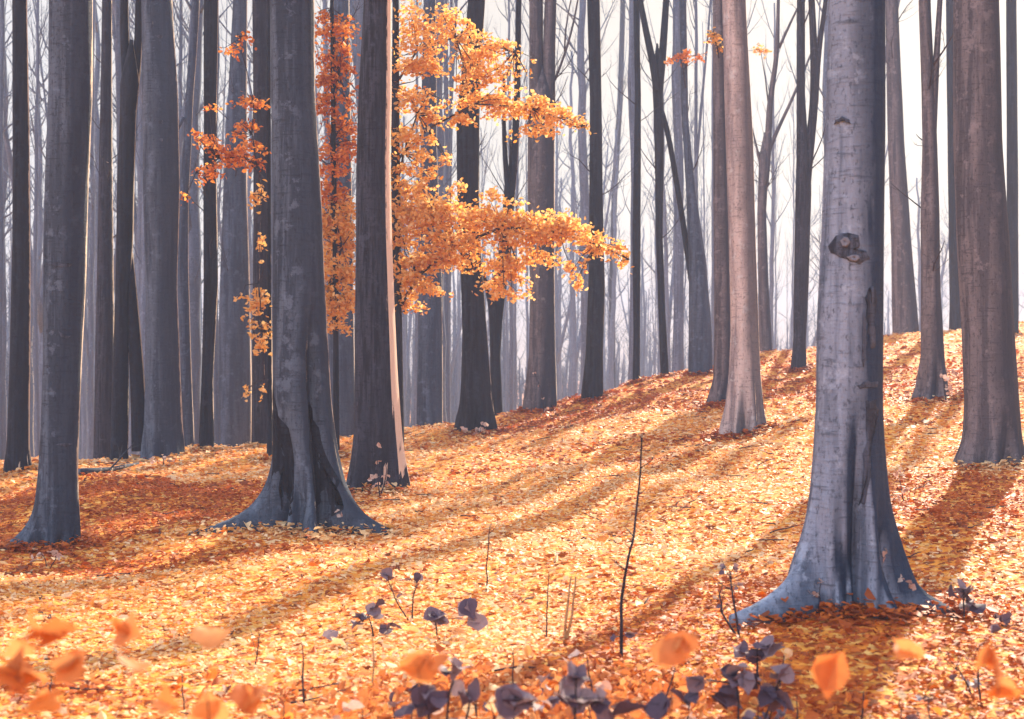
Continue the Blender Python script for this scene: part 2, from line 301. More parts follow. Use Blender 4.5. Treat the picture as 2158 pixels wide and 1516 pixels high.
class Tree:
    def __init__(s, rows, Y=None, H=15.0, base=None):
        """rows: (y, x_left, x_right) in photograph pixels from the top down; the last is the foot."""
        yb = rows[-1][0]; xb = (rows[-1][1] + rows[-1][2]) / 2 if base is None else base
        s.Y = hit(xb, yb) if Y is None else Y
        k = s.Y / F; s.k = k
        xm = 0.5 * (rows[-2][1] + rows[-2][2])
        s.X0 = (xm - 1079) * k; s.Z0 = G(s.X0, s.Y)
        z = np.array([CAMZ + (758 - r[0]) * k - s.Z0 for r in rows]); c = np.array([((r[1] + r[2]) / 2 - 1079) * k - s.X0 for r in rows])
        w = np.array([(r[2] - r[1]) / 2 * k for r in rows])
        if z[-1] > 0.05: z = np.append(z, 0.0); c = np.append(c, c[-1]); w = np.append(w, w[-1] * 1.05)
        z = np.append(z, -0.45); c = np.append(c, c[-1]); w = np.append(w, w[-1] * 1.1)
        lean = (c[0] - c[1]) / max(z[0] - z[1], 0.2)
        stub = not H
        H = max(H, z[0] + 1.5) if H else z[0] + 0.7
        s.H = H
        zz = [H]; cc = [c[0] + lean * (H - z[0]) * 0.5]; ww = [w[0] * (0.12 if stub else max(0.45, 1 - (H - z[0]) / 40))]
        s.z = np.concatenate([zz, z])[::-1]; s.c = np.concatenate([cc, c])[::-1]; s.w = np.concatenate([ww, w])[::-1]
        zf = np.arange(-0.45, H + .01, 0.04)
        s.zf = zf; s.cf = smooth1(np.interp(zf, s.z, s.c), 4); s.wf = smooth1(np.interp(zf, s.z, s.w), 3)
        s.ph = rng.uniform(0, 6.28, 8); s.dy = rng.uniform(-0.02, 0.02); s.lobes = []; s.grooves = []
        s.r0 = float(np.interp(1.6, zf, s.wf))
    def cen(s, z): return np.interp(z, s.zf, s.cf)
    def rad(s, z): return np.interp(z, s.zf, s.wf)
    def ring(s, z, th):
        r = s.rad(z); R0 = s.r0
        fl = np.clip((r / R0 - 1.05) / 0.6, 0, 1)                       # how far the foot flares
        k = 5 + int(s.ph[0]) % 3
        lob = 0.5 + 0.5 * np.cos(k * th + s.ph[1] + 0.4 * np.sin(2 * th + s.ph[2]))
        side = np.cos(th) ** 4
        f = 1 - fl * 0.55 * (1 - np.maximum(lob, side))
        f = f + 0.018 * np.sin(3 * th + s.ph[3] + 0.5 * z) + 0.012 * np.sin(5 * th + s.ph[4] - 0.8 * z) + 0.01 * np.sin(2.1 * z + s.ph[5] + 2 * th)
        f = f + fl * (0.05 * np.sin(11 * th + s.ph[6] + 4 * z) + 0.04 * np.sin(17 * th + s.ph[7] - 7 * z))
        rr = r * f
        for t0, a, wd, h in s.lobes:
            dth = (th - t0 + math.pi) % (2 * math.pi) - math.pi
            rr = rr + a * np.exp(-(dth / wd) ** 2) * np.exp(-max(z, 0) / h)
        for t0, dp, wd, z0, z1 in s.grooves:
            dth = (th - t0 + math.pi) % (2 * math.pi) - math.pi
            e = np.clip((z - z0) / 0.3, 0, 1) * np.clip((z1 - z) / 0.6, 0, 1)
            rr = rr - dp * r * e * np.exp(-(dth / wd) ** 2)
        return rr
    def trunk(s, mb, seg=28):
        zs = np.concatenate([np.arange(-0.45, 0.9, 0.05), np.arange(0.9, 6.5, 0.14), np.arange(6.5, s.H, 0.5), [s.H]])
        th = np.arange(seg) * 2 * math.pi / seg
        V = []
        for z in zs:
            r = s.ring(z, th); V.append(np.stack([s.cen(z) + r * np.cos(th), s.dy * z + r * np.sin(th), np.full(seg, z)], -1))
        n = len(zs)
        Fc = [(i * seg + j, i * seg + (j + 1) % seg, (i + 1) * seg + (j + 1) % seg, (i + 1) * seg + j) for i in range(n - 1) for j in range(seg)]
        Fc.append(tuple((n - 1) * seg + j for j in range(seg)))
        mb.add(np.concatenate(V), Fc)
    def loc(s): return (s.X0, s.Y, s.Z0)
    def p(s, px, py, dy=0.0):
        """photograph point at this tree's distance, in the tree's own space"""
        return np.array([(px - 1079) * s.k - s.X0, dy, CAMZ + (758 - py) * s.k - s.Z0])
    def fork(s, mb, pts, w0, w1, extra=3.0, dy=0.0, seg=12):
        """an extra stem of the same tree along photograph points, from its root upward, carried on above the frame"""
        P = [s.p(x, y, dy * i) for i, (x, y) in enumerate(pts)]
        w = list(np.linspace(w0, w1, len(P)) * s.k / 2)
        if extra: P.append(P[-1] + (P[-1] - P[-2]) / np.linalg.norm(P[-1] - P[-2]) * extra); w.append(w[-1] * 0.5)
        P = np.array(P); t = np.concatenate([[0], np.cumsum(np.linalg.norm(np.diff(P, axis=0), axis=1))])
        tt = np.linspace(0, t[-1], max(8, int(t[-1] / 0.25)))
        Q = np.stack([smooth1(np.interp(tt, t, P[:, j]), 2) for j in range(3)], -1)
        mb.tube(Q, np.interp(tt, t, w), seg)
    def surf(s, px, py, off=0.004):
        """the point of the trunk's camera side seen at a photograph pixel"""
        q = s.p(px, py); z = q[2]; dx = q[0] - s.cen(z); r = s.rad(z)
        th = -math.acos(max(-0.98, min(0.98, dx / r)))
        rr = float(s.ring(z, np.array([th]))[0]) + off
        return np.array([s.cen(z) + rr * math.cos(th), s.dy * z + rr * math.sin(th), z])

def leafy(tree, path, w, clusters, mat, name='leafy_branch', dens=1.0, seed=0, depth=0.45, lsize=0.076, yoff=0.0):
    """One leaf-bearing branch: limb, twigs and all its leaves, in the tree's own space."""
    k = tree.k; wood = MB()
    P = [tree.p(x, y, yoff + 0.12 * math.sin(i * 1.7)) for i, (x, y) in enumerate(path)]
    wood.tube(P, np.linspace(w, w * 0.3, len(P)) * k / 2, 5)
    pts = []
    cl = []
    for (x, y, hw, hh) in clusters:
        cl.append((x, y, hw, hh, dens))
        for q in range(2):
            cl.append((x + rng.normal(0, 0.7) * hw, y + rng.normal(0, 0.8) * hh, hw * rng.uniform(0.4, 0.8), hh * rng.uniform(0.3, 0.7), dens * 0.45))
    for (x, y, hw, hh, dens) in cl:
        n = max(4, int(3.4 * dens * math.pi * hw * hh / 52 * (0.085 / lsize) ** 2 * (k / 0.007) ** 2))
        c = tree.p(x, y, yoff + rng.uniform(-0.5, 0.5) * depth)
        near = min(range(len(P)), key=lambda i: np.linalg.norm(P[i] - c))
        mid = (P[near] + c) / 2 + rng.normal(0, 0.04, 3)
        wood.tube([P[near], mid, c], np.array([0.010, 0.007, 0.004]), 4)
        # leaves hang in thin, level sprays inside the cluster
        ns = max(3, int(hh * k / 0.045))
        lev = rng.uniform(-1, 1, ns)
        for a in range(n):
            b = lev[rng.integers(ns)]; rr = math.sqrt(rng.uniform(0, 1)); an = rng.uniform(0, 6.283)
            q = math.sqrt(max(0.05, 1 - b * b * 0.8))
            ex, ey = rr * math.cos(an), rr * math.sin(an)
            if rng.random() < 0.22: ex *= 1.6; ey *= 1.4; b *= 1.5
            pts.append(c + np.array([ex * q * hw * k * 1.05, ey * max(hw * k * 0.8, 0.15), b * hh * k * 0.95 - 0.06 * ex * ex + rng.normal(0, 0.035)]))
        for t in range(max(1, int(hw * k / 0.12))):
            b = lev[rng.integers(ns)]; an = rng.uniform(0, 6.283)
            e = c + np.array([math.cos(an) * hw * k * 0.9, math.sin(an) * hw * k * 0.7, b * hh * k * 0.9])
            wood.tube([c, (c + e) / 2 + rng.normal(0, 0.03, 3), e], np.array([0.006, 0.004, 0.002]), 3)
    lo = obj(name, wood.mesh(name, M['stem']), tree.root)
    obj('foliage', leaf_mesh('foliage', np.array(pts), lsize, 0.75, M[mat]), lo)
    return lo
def twigs(tree, n, z0, z1, length, depth=2, r=0.018, side=None):
    mb = MB()
    for i in range(n):
        z = rng.uniform(z0, min(z1, tree.H - 0.3)); a = rng.uniform(0, 6.283) if side is None else (0 if side > 0 else math.pi) + rng.uniform(-0.9, 0.9)
        c = np.array([tree.cen(z), tree.dy * z, z])
        branchlet(mb, c, (math.cos(a), math.sin(a), rng.uniform(0.4, 1.2)), length * rng.uniform(0.6, 1.2), r * rng.uniform(0.7, 1.2), depth, 4, 0.5)
    obj('crown', mb.mesh('crown', M['stem']), tree.root)
def make(label, rows, bark='grey', Y=None, H=15, base=None, seg=28, lobes=(), grooves=(), forks=(), tw=None, group='beech trees near the crest'):
    t = Tree(rows, Y, H, base); TREES.append(t); t.lobes = list(lobes); t.grooves = list(grooves)
    t.root = thing('beech_tree', label, 'tree', t.loc(), group)
    mb = MB(); t.trunk(mb, seg)
    for f in forks: t.fork(mb, *f)
    t.t_obj = obj('trunk', mb.mesh('trunk', M[bark]), t.root)
    if tw: twigs(t, *tw)
    return t
PI = math.pi; TREES = []
NEAR = 'large beech trunks in the foreground'
A = make('thick smooth blue-grey trunk with branch scars, largest tree, standing at right front',
    [(15, 1752, 1868), (260, 1742, 1868), (500, 1733, 1863), (700, 1723, 1860), (850, 1722, 1858), (950, 1715, 1862), (1050, 1707, 1872), (1120, 1692, 1885), (1180, 1674, 1902), (1230, 1655, 1922), (1285, 1640, 1945)],
    'smooth', H=17, base=1795, seg=64, group=NEAR,
    lobes=[(PI + 0.3, 0.42, 0.2, 0.13), (-0.25, 0.30, 0.18, 0.08), (-PI / 2 - 1.0, 0.14, 0.16, 0.16), (-PI / 2 - 0.35, 0.10, 0.2, 0.12), (-PI / 2 + 0.5, 0.08, 0.2, 0.15)],
    grooves=[(-PI / 2 + 0.05, 0.5, 0.2, -0.4, 1.2), (-PI / 2 - 0.8, 0.6, 0.26, -0.4, 0.65), (-PI / 2 + 0.8, 0.32, 0.2, -0.4, 0.7), (-PI / 2 - 0.38, 0.34, 0.12, -0.4, 0.45), (-PI / 2 + 0.42, 0.4, 0.13, -0.4, 0.6), (-PI / 2 + 1.15, 0.25, 0.14, -0.4, 0.4), (-PI / 2 - 1.15, 0.2, 0.14, -0.4, 0.35)])
B = make('thick grey trunk with deep groove and dark spreading roots, left of the ribbed trunk',
    [(15, 568, 661), (200, 570, 663), (400, 573, 675), (600, 574, 682), (700, 574, 687), (850, 575, 697), (950, 574, 710), (1020, 564, 728), (1070, 545, 745), (1100, 525, 762), (1118, 505, 778)],
    'grey', H=17, base=650, seg=64, group=NEAR,
    lobes=[(PI + 0.15, 0.48, 0.2, 0.12), (-0.12, 0.26, 0.2, 0.13), (-PI / 2 + 0.2, 0.2, 0.2, 0.3)],
    grooves=[(-PI / 2 + 0.66, 0.55, 0.26, -0.4, 2.1), (-PI / 2 - 0.55, 0.5, 0.32, -0.4, 1.2)])
Cc = make('straight blue-grey trunk at far left front with small dark bark marks',
    [(15, 105, 195), (200, 104, 194), (400, 97, 184), (600, 93, 180), (750, 93, 172), (900, 88, 165), (1000, 82, 162), (1080, 75, 166), (1120, 62, 168), (1155, 40, 168)],
    'grey', H=17, base=110, seg=56, group=NEAR, lobes=[(PI + 0.2, 0.22, 0.25, 0.12)], grooves=[(-PI / 2 + 0.5, 0.2, 0.25, -0.4, 0.6)])
D = make('dark ribbed trunk with pale sunlit right edge, beside the yellow leaf sprays',
    [(15, 768, 826), (200, 757, 827), (350, 753, 824), (500, 752, 827), (650, 749, 833), (800, 748, 839), (900, 747, 846), (960, 742, 852), (1000, 735, 858), (1034, 724, 866)],
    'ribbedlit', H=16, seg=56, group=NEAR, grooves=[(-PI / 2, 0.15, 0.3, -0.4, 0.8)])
H_ = make('broad brown-grey trunk at the right edge of the wood, wider than its neighbours',
    [(15, 2012, 2104), (300, 2012, 2110), (500, 2018, 2125), (700, 2030, 2135), (850, 2035, 2145), (930, 2029, 2152), (982, 2010, 2165)],
    'pink', H=17, seg=56, base=2086, group=NEAR, grooves=[(-PI / 2 + 0.3, 0.2, 0.2, -0.4, 0.7), (-PI / 2 - 0.4, 0.12, 0.2, -0.4, 0.6)])
E = make('dark trunk with cream sunlit right edge rising through the yellow leaves',
    [(15, 986, 1022), (130, 975, 1014), (250, 962, 1010), (400, 963, 1010), (550, 971, 1015), (700, 975, 1027), (800, 972, 1035), (860, 968, 1041), (912, 958, 1050)],
    'dark', H=15, tw=(5, 3, 9, 0.9, 2, 0.012), grooves=[(-PI / 2, 0.2, 0.3, -0.4, 0.6)])
Ff = make('broad grey trunk with speckled bark at left, right of the forked black trunk',
    [(15, 302, 365), (200, 302, 376), (400, 303, 378), (600, 308, 373), (800, 308, 380), (900, 305, 385), (970, 296, 392)], 'grey', H=16, seg=40)
Gg = make('pinkish-grey trunk with pale flared foot and lit right edge, front one of a close pair',
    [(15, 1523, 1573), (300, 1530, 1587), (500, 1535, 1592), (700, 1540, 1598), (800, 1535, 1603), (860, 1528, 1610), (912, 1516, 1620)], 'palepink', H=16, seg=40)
G2 = make('brown-grey trunk half hidden at the left of the pinkish trunk, rear one of the pair',
    [(15, 1503, 1528), (400, 1504, 1536), (700, 1505, 1546), (800, 1503, 1542), (852, 1486, 1545)], 'pink', H=15)
I = make('brown trunk with a second stem forking off high, right of the largest tree',
    [(15, 1937, 1962), (180, 1943, 1970), (300, 1945, 1975), (450, 1941, 1980), (600, 1942, 1981), (750, 1941, 1990), (820, 1930, 2000), (846, 1916, 2007)], 'pink', H=14,
    forks=[([(1962, 330), (1967, 230), (1972, 150), (1980, 15)], 20, 11)], tw=(5, 2.0, 6, 1.0, 2))
J = make('leaning grey-brown trunk just behind the right side of the largest tree',
    [(15, 1868, 1895), (300, 1872, 1906), (500, 1879, 1920), (700, 1882, 1937), (715, 1880, 1940)], 'pink', Y=43.5, H=17, tw=(6, 6, 15, 2.0, 2))
K = make('slim dark double-stemmed trunk on the slope just left of the largest tree',
    [(15, 1680, 1697), (200, 1679, 1697), (330, 1679, 1705), (400, 1677, 1710), (600, 1673, 1704), (720, 1672, 1698), (780, 1665, 1700)], 'ribbed', H=14,
    forks=[([(1695, 420), (1705, 320), (1716, 220), (1716, 120), (1711, 15)], 22, 14), ([(1717, 230), (1724, 120), (1738, 15)], 14, 9)], tw=(6, 4, 12, 1.6, 2))
L = make('dark straight trunk standing at the tip of the long yellow leaf spray',
    [(15, 1238, 1265), (200, 1243, 1268), (400, 1242, 1270), (600, 1240, 1275), (750, 1234, 1271), (842, 1223, 1272)], 'dark', H=15, tw=(6, 3, 11, 1.1, 2, 0.014))
Mm = make('grey-brown trunk split into two stems near the top, right of the yellow leaves',
    [(205, 1114, 1170), (300, 1113, 1170), (400, 1112, 1170), (600, 1117, 1169), (750, 1114, 1170), (866, 1100, 1174)], 'pink', H=0,
    forks=[([(1128, 260), (1129, 200), (1130, 110), (1130, 15)], 29, 30, 4), ([(1156, 260), (1157, 200), (1157, 110), (1160, 15)], 29, 26, 4),
           ([(1165, 180), (1185, 130), (1205, 70), (1215, 15)], 6, 4, 1), ([(1190, 120), (1190, 60), (1200, 15)], 4, 3, 1)], tw=(5, 5, 9, 1.5, 2, 0.018, 1))
N_ = make('very slender dark trunk curving up beside the spray tip trunk',
    [(15, 1308, 1319), (200, 1302, 1314), (400, 1290, 1302), (600, 1283, 1296), (820, 1285, 1298)], 'dark', seg=14, H=14, tw=(6, 3, 12, 1.3, 2, 0.014))
O_ = make('thin dark upright trunk, middle of the slender dark stems',
    [(15, 1335, 1347), (200, 1338, 1351), (500, 1332, 1350), (700, 1335, 1349), (806, 1333, 1349)], 'dark', seg=16, H=14, tw=(7, 3, 12, 1.4, 2, 0.014))
P_ = make('dark trunk forking into a wide V high up, right of the slender dark stems',
    [(150, 1375, 1398), (300, 1380, 1400), (500, 1382, 1397), (650, 1387, 1402), (795, 1392, 1410)], 'dark', H=0, seg=16,
    forks=[([(1386, 200), (1378, 140), (1362, 70), (1352, 15)], 18, 12, 4), ([(1388, 200), (1396, 120), (1400, 60), (1403, 15)], 18, 14, 4),
           ([(1475, 700), (1452, 560), (1440, 470), (1425, 380), (1408, 280), (1392, 225)], 13, 11, 0)], tw=(7, 3, 9, 1.4, 2, 0.014))
Q = make('blue-grey trunk widening strongly to its foot, left of the pinkish pair',
    [(15, 1432, 1447), (250, 1437, 1451), (400, 1446, 1466), (550, 1452, 1489), (700, 1452, 1500), (787, 1450, 1502)], 'blue', H=14, tw=(6, 4, 12, 1.6, 2))
Rr = make('dark slim trunk crossing the orange leaf sprays at left',
    [(15, 432, 463), (250, 432, 458), (400, 430, 458), (600, 430, 460), (800, 425, 449), (957, 418, 452)], 'dark', H=15, Y=24.5, tw=(6, 3, 8, 1.0, 2, 0.012))
Sx = make('dark ribbed trunk close behind the left side of the grooved grey trunk',
    [(15, 533, 566), (300, 535, 568), (600, 534, 572), (948, 530, 578)], 'ribbed', H=15, Y=25.5)
T = make('black trunk forked into two upright stems at left, with split crossing legs',
    [(175, 258, 298), (250, 257, 290), (400, 250, 285), (500, 248, 283), (600, 245, 277), (750, 240, 272), (955, 232, 270)], 'dark', Y=24, H=0,
    forks=[([(272, 220), (266, 150), (262, 80), (262, 15)], 22, 17, 5), ([(278, 220), (288, 150), (292, 80), (293, 15)], 20, 15, 5), ([(295, 965), (290, 800), (278, 640), (268, 520)], 34, 22, 0)])
U = make('dark navy trunk at the left edge of the wood',
    [(15, 28, 58), (300, 28, 62), (500, 27, 63), (750, 22, 63), (950, 15, 62), (1000, 6, 70)], 'dark', H=15, seg=36)
V_ = make('blue-grey trunk behind the leaves, left of the dark sunlit-edged trunk',
    [(15, 892, 918), (300, 886, 920), (600, 882, 932), (913, 878, 934)], 'blue', H=15, Y=30)
X_ = make('slender trunk forked like a tuning fork behind the middle yellow leaves',
    [(400, 1062, 1085), (500, 1055, 1080), (640, 1030, 1062), (750, 1033, 1054), (875, 1032, 1060)], 'dark', H=0, Y=32, seg=16,
    forks=[([(1074, 430), (1067, 370), (1062, 290), (1062, 240)], 14, 8, 1), ([(1074, 430), (1082, 370), (1090, 200), (1093, 15)], 18, 12, 3), ([(1042, 720), (1036, 660), (1030, 620), (1015, 560)], 12, 8, 2)], tw=(5, 3, 7, 1.3, 2, 0.014))
Zz = make('pale brown trunk branching into a slender fork just right of the pinkish pair',
    [(330, 1600, 1622), (450, 1596, 1615), (600, 1598, 1620), (745, 1600, 1628)], 'pink', H=0, Y=41, seg=16,
    forks=[([(1610, 400), (1618, 320), (1622, 220), (1638, 110), (1640, 15)], 18, 7, 3), ([(1612, 340), (1640, 270), (1665, 220), (1690, 160)], 9, 5, 2), ([(1638, 110), (1660, 60), (1682, 15)], 7, 4, 1), ([(1606, 360), (1592, 300)], 8, 4, 1)], tw=(8, 4, 9, 1.4, 2, 0.014))
BB = make('dark trunk between the forked brown trunk and the right edge trunk',
    [(15, 1998, 2020), (400, 2000, 2026), (640, 2002, 2030), (700, 2000, 2032)], 'dark', Y=45, H=17)
CC = make('dark narrow trunk in the right corner behind the broad brown-grey trunk',
    [(15, 2117, 2138), (400, 2121, 2144), (690, 2118, 2146)], 'dark', Y=40, H=16)
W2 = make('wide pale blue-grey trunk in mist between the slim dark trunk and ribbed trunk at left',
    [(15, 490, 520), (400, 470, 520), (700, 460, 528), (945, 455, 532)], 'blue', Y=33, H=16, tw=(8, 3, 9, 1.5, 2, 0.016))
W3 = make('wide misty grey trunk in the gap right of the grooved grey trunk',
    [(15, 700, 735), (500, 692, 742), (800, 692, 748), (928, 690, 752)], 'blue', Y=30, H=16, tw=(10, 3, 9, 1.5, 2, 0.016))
W4 = make('blackish trunk left of the forked black trunk, foot behind the litter crest',
    [(15, 214, 234), (400, 207, 236), (700, 202, 240), (955, 198, 244)], 'ribbed', Y=27, H=15, tw=(6, 3, 8, 1.0, 2, 0.012))
W5 = make('curving grey trunk with a kink, right of the broad speckled trunk at left',
    [(15, 402, 418), (120, 395, 412), (220, 388, 404), (300, 385, 402), (420, 376, 396), (560, 372, 396), (760, 380, 402), (955, 382, 410)], 'blue', Y=27, H=14,
    forks=[([(392, 240), (380, 260), (368, 290)], 7, 4, 0.8)])

# --- scars and knots of the largest tree and its left-hand fellows
def scar(tree, outline, name='bark_scar', mat='scar', lift=0.012, label=None):
    """A raised ragged-edged scar following the trunk: outline in photograph pixels."""
    mb = MB(); n = len(outline); c = np.mean(np.array(outline, float), axis=0)
    rings = [(1.0, -0.004), (0.95, lift * 0.6), (0.85, lift), (0.7, lift), (0.55, lift), (0.4, lift), (0.2, lift * 0.8)]; nr = len(rings)
    V = []
    for f, off in rings:
        for (x, y) in outline: V.append(tree.surf(c[0] + (x - c[0]) * f, c[1] + (y - c[1]) * f, off))
    V.append(tree.surf(c[0], c[1], lift * 0.5))
    Fc = [(i * n + j, i * n + (j + 1) % n, (i + 1) * n + (j + 1) % n, (i + 1) * n + j) for i in range(nr - 1) for j in range(n)]
    Fc += [((nr - 1) * n + j, (nr - 1) * n + (j + 1) % n, nr * n) for j in range(n)]
    mb.add(V, Fc); o = obj(name, mb.mesh(name, M[mat]), tree.t_obj)
    if label: o['label'] = label
    return o
def wob(pts, k=3, amp=2.0):
    pts = np.array(pts, float); n = len(pts); out = []
    for i in range(n):
        for t in range(k):
            f = t / k; out.append(pts[i] * (1 - f) + pts[(i + 1) % n] * f + rng.normal(0, amp, 2))
    return [tuple(q) for q in out]
scar(A, wob([(1752, 268), (1756, 258), (1768, 253), (1780, 260), (1784, 270), (1776, 265), (1766, 262)], 2, 0.7), 'branch_scar')
scar(A, wob([(1738, 520), (1752, 500), (1772, 494), (1795, 500), (1800, 520), (1790, 530), (1815, 535), (1820, 550), (1800, 562), (1778, 556), (1760, 545), (1744, 535)], 2, 1.2), 'branch_scar', 'scar', 0.008)
scar(A, wob([(1762, 512), (1768, 503), (1776, 506), (1779, 516), (1774, 526), (1765, 524)], 2, 0.5), 'knot', 'scarlip', 0.026)
scar(A, wob([(1772, 546), (1782, 541), (1796, 543), (1799, 549), (1790, 555), (1778, 553)], 2, 0.5), 'knot', 'scarlip', 0.022)
scar(A, wob([(1815, 608), (1828, 604), (1834, 625), (1832, 655), (1826, 690), (1832, 735), (1820, 735), (1818, 700), (1812, 660), (1811, 630)], 3, 1.4), 'bark_scar', 'scar', 0.012)
scar(A, wob([(1803, 660), (1809, 656), (1810, 700), (1811, 740), (1806, 775), (1801, 760), (1803, 710)], 3, 1.0), 'bark_scar', 'scar', 0.008)
scar(A, wob([(1792, 812), (1812, 802), (1840, 806), (1838, 816), (1812, 814), (1796, 820)], 3, 1.2), 'bark_scar', 'scar', 0.008)
scar(A, wob([(1812, 840), (1832, 838), (1840, 860), (1834, 890), (1822, 930), (1818, 1000), (1810, 1060), (1803, 1060), (1808, 980), (1812, 900)], 3, 1.6), 'bark_scar', 'scar', 0.006)
scar(B, wob([(579, 800), (588, 860), (606, 900), (612, 960), (616, 1030), (610, 1080), (588, 1092), (566, 1080), (573, 1010), (577, 940), (577, 860)], 3, 2.2), 'dark_patch', 'near_black', 0.005)  # near-black patch along the left groove of the foot
scar(B, wob([(655, 690), (662, 760), (672, 840), (690, 900), (704, 970), (728, 1050), (738, 1085), (705, 1100), (688, 1090), (676, 1020), (664, 940), (658, 850), (653, 760)], 3, 2.2), 'dark_patch', 'near_black', 0.005)  # near-black patch along the right groove of the foot
for pts in ([(118, 560), (135, 554), (165, 558), (160, 566), (130, 567)], [(138, 700), (148, 710), (162, 709), (152, 714), (141, 710)], [(128, 935), (145, 931), (160, 935), (148, 941)]):
    scar(Cc, wob(pts, 2, 0.8), 'bark_scar', 'scar', 0.006)
for pts in ([(326, 60), (332, 55), (334, 66), (328, 70)], [(340, 84), (352, 82), (352, 89), (342, 90)], [(344, 262), (354, 260), (354, 268), (346, 268)], [(342, 300), (354, 298), (352, 306)]):
    scar(Ff, wob(pts, 2, 0.5), 'bark_scar', 'scar', 0.006)

# --- leaf-bearing young trees
YOUNG = 'young beeches still in leaf'
def young(label, rows, Y, H=9, bark='dark'):
    t = make(label, rows, bark, Y=Y, H=H, seg=12, group=YOUNG); t.root.name = 'young_beech'; t.root['category'] = 'young tree'; return t
Y1 = young('young beech with golden sprays reaching right, stem hugging the ribbed dark trunk', [(15, 826, 840), (300, 824, 842), (600, 826, 846), (920, 826, 852)], 21.5)
leafy(Y1, [(836, 660), (880, 580), (960, 520), (1060, 480), (1180, 490), (1260, 515), (1325, 548)], 9,
      [(860, 415, 42, 32), (905, 460, 60, 45), (850, 490, 35, 50), (935, 435, 50, 24), (955, 510, 66, 40), (1020, 470, 50, 30), (1080, 445, 60, 32), (1090, 490, 70, 26), (1150, 470, 60, 26), (1210, 495, 60, 20), (1262, 512, 42, 14), (1302, 532, 30, 10), (1318, 548, 14, 7),
       (865, 565, 48, 34), (930, 555, 50, 20), (848, 620, 26, 24), (1062, 560, 42, 20), (1075, 590, 34, 18), (1130, 540, 40, 16), (1040, 602, 26, 12), (1062, 618, 26, 8), (1200, 558, 12, 16), (1222, 588, 10, 12), (900, 610, 30, 14)], 'yellow', dens=1.15)
leafy(Y1, [(834, 340), (900, 270), (1000, 220), (1120, 230), (1235, 268)], 6,
      [(1010, 215, 50, 22), (1080, 225, 60, 22), (1130, 235, 50, 20), (1180, 245, 45, 14), (1220, 260, 24, 8), (1130, 275, 44, 7), (970, 240, 25, 16), (1050, 195, 30, 10), (940, 330, 16, 8)], 'yellow', dens=1.05)
leafy(Y1, [(833, 180), (880, 100), (960, 80), (1085, 112)], 6,
      [(870, 40, 40, 26), (905, 90, 40, 34), (980, 70, 32, 22), (1010, 110, 42, 28), (1050, 92, 40, 14), (1085, 115, 18, 10), (1000, 160, 42, 24), (1045, 150, 46, 18), (890, 160, 46, 34), (860, 120, 30, 34), (940, 50, 20, 30), (985, 190, 30, 10), (1070, 190, 22, 6)], 'yellow', dens=0.8)
leafy(Y1, [(834, 400), (850, 320), (880, 240), (905, 200)], 6,
      [(845, 270, 24, 20), (866, 305, 32, 22), (850, 350, 28, 18), (892, 335, 25, 12), (900, 368, 22, 10), (870, 215, 40, 24), (900, 240, 26, 18), (845, 390, 20, 14), (910, 290, 14, 10)], 'yellow', dens=0.95)
Y2 = young('young beech with rust-orange leaves glimpsed between the grooved and ribbed trunks', [(15, 697, 705), (300, 699, 709), (600, 702, 713), (930, 702, 716)], 22.5)
leafy(Y2, [(704, 420), (695, 300), (715, 160), (700, 20)], 6,
      [(690, 120, 25, 16), (722, 100, 25, 12), (700, 200, 36, 16), (690, 240, 25, 20), (735, 270, 14, 9), (702, 348, 48, 24), (695, 388, 32, 8), (680, 165, 20, 10), (720, 45, 24, 10), (740, 225, 12, 8), (690, 40, 18, 10), (730, 330, 24, 12), (690, 300, 18, 8), (705, 70, 40, 20), (715, 150, 40, 22), (720, 265, 34, 18), (690, 175, 24, 20), (735, 300, 18, 16), (700, 415, 40, 14)], 'orange', dens=0.8)
leafy(Y2, [(707, 700), (690, 600), (722, 520), (700, 430)], 6,
      [(702, 448, 46, 24), (722, 500, 36, 20), (698, 545, 36, 20), (720, 590, 34, 18), (705, 640, 42, 28), (715, 675, 32, 16), (690, 615, 20, 18), (690, 500, 20, 16), (735, 455, 20, 30), (735, 560, 18, 30), (735, 630, 16, 26), (700, 580, 30, 16), (705, 470, 40, 14), (710, 525, 38, 16)], 'yellow', dens=0.95)
Y3 = young('young beech with deep orange sprays reaching left across the slim dark trunk', [(15, 560, 568), (300, 560, 569), (600, 562, 571), (948, 562, 574)], 22)
leafy(Y3, [(562, 420), (545, 350), (540, 290), (545, 225), (525, 150), (513, 85)], 4,
      [(545, 225, 25, 10), (515, 85, 20, 7), (495, 113, 22, 5), (530, 265, 30, 9), (508, 290, 20, 6), (535, 318, 34, 12), (530, 220, 34, 6), (545, 350, 20, 8)], 'orange', dens=0.75, yoff=-0.3)
leafy(Y3, [(562, 380), (520, 335), (470, 340), (425, 372), (398, 421)], 4,
      [(450, 303, 28, 8), (480, 325, 36, 10), (448, 367, 30, 11), (492, 348, 30, 9), (398, 420, 14, 3), (428, 300, 14, 5), (500, 335, 46, 10), (450, 230, 14, 4)], 'orange', dens=0.8, yoff=-0.3)
leafy(Y3, [(566, 800), (560, 700), (556, 600), (562, 420)], 4,
      [(555, 410, 12, 9), (548, 432, 12, 12), (560, 520, 9, 18), (553, 620, 20, 18), (545, 650, 20, 11), (560, 690, 12, 9), (560, 735, 14, 24), (540, 680, 8, 7), (534, 820, 6, 6), (562, 820, 7, 6)], 'yellow', dens=0.9, yoff=-0.4)
leafy(G2, [(1510, 130), (1508, 100), (1495, 82)], 4, [(1500, 86, 15, 7), (1514, 104, 9, 7), (1490, 80, 6, 4)], 'yellow', yoff=-0.3)
leafy(Zz, [(1622, 240), (1614, 160), (1602, 104)], 4, [(1598, 103, 16, 5), (1616, 108, 8, 4)], 'yellow')
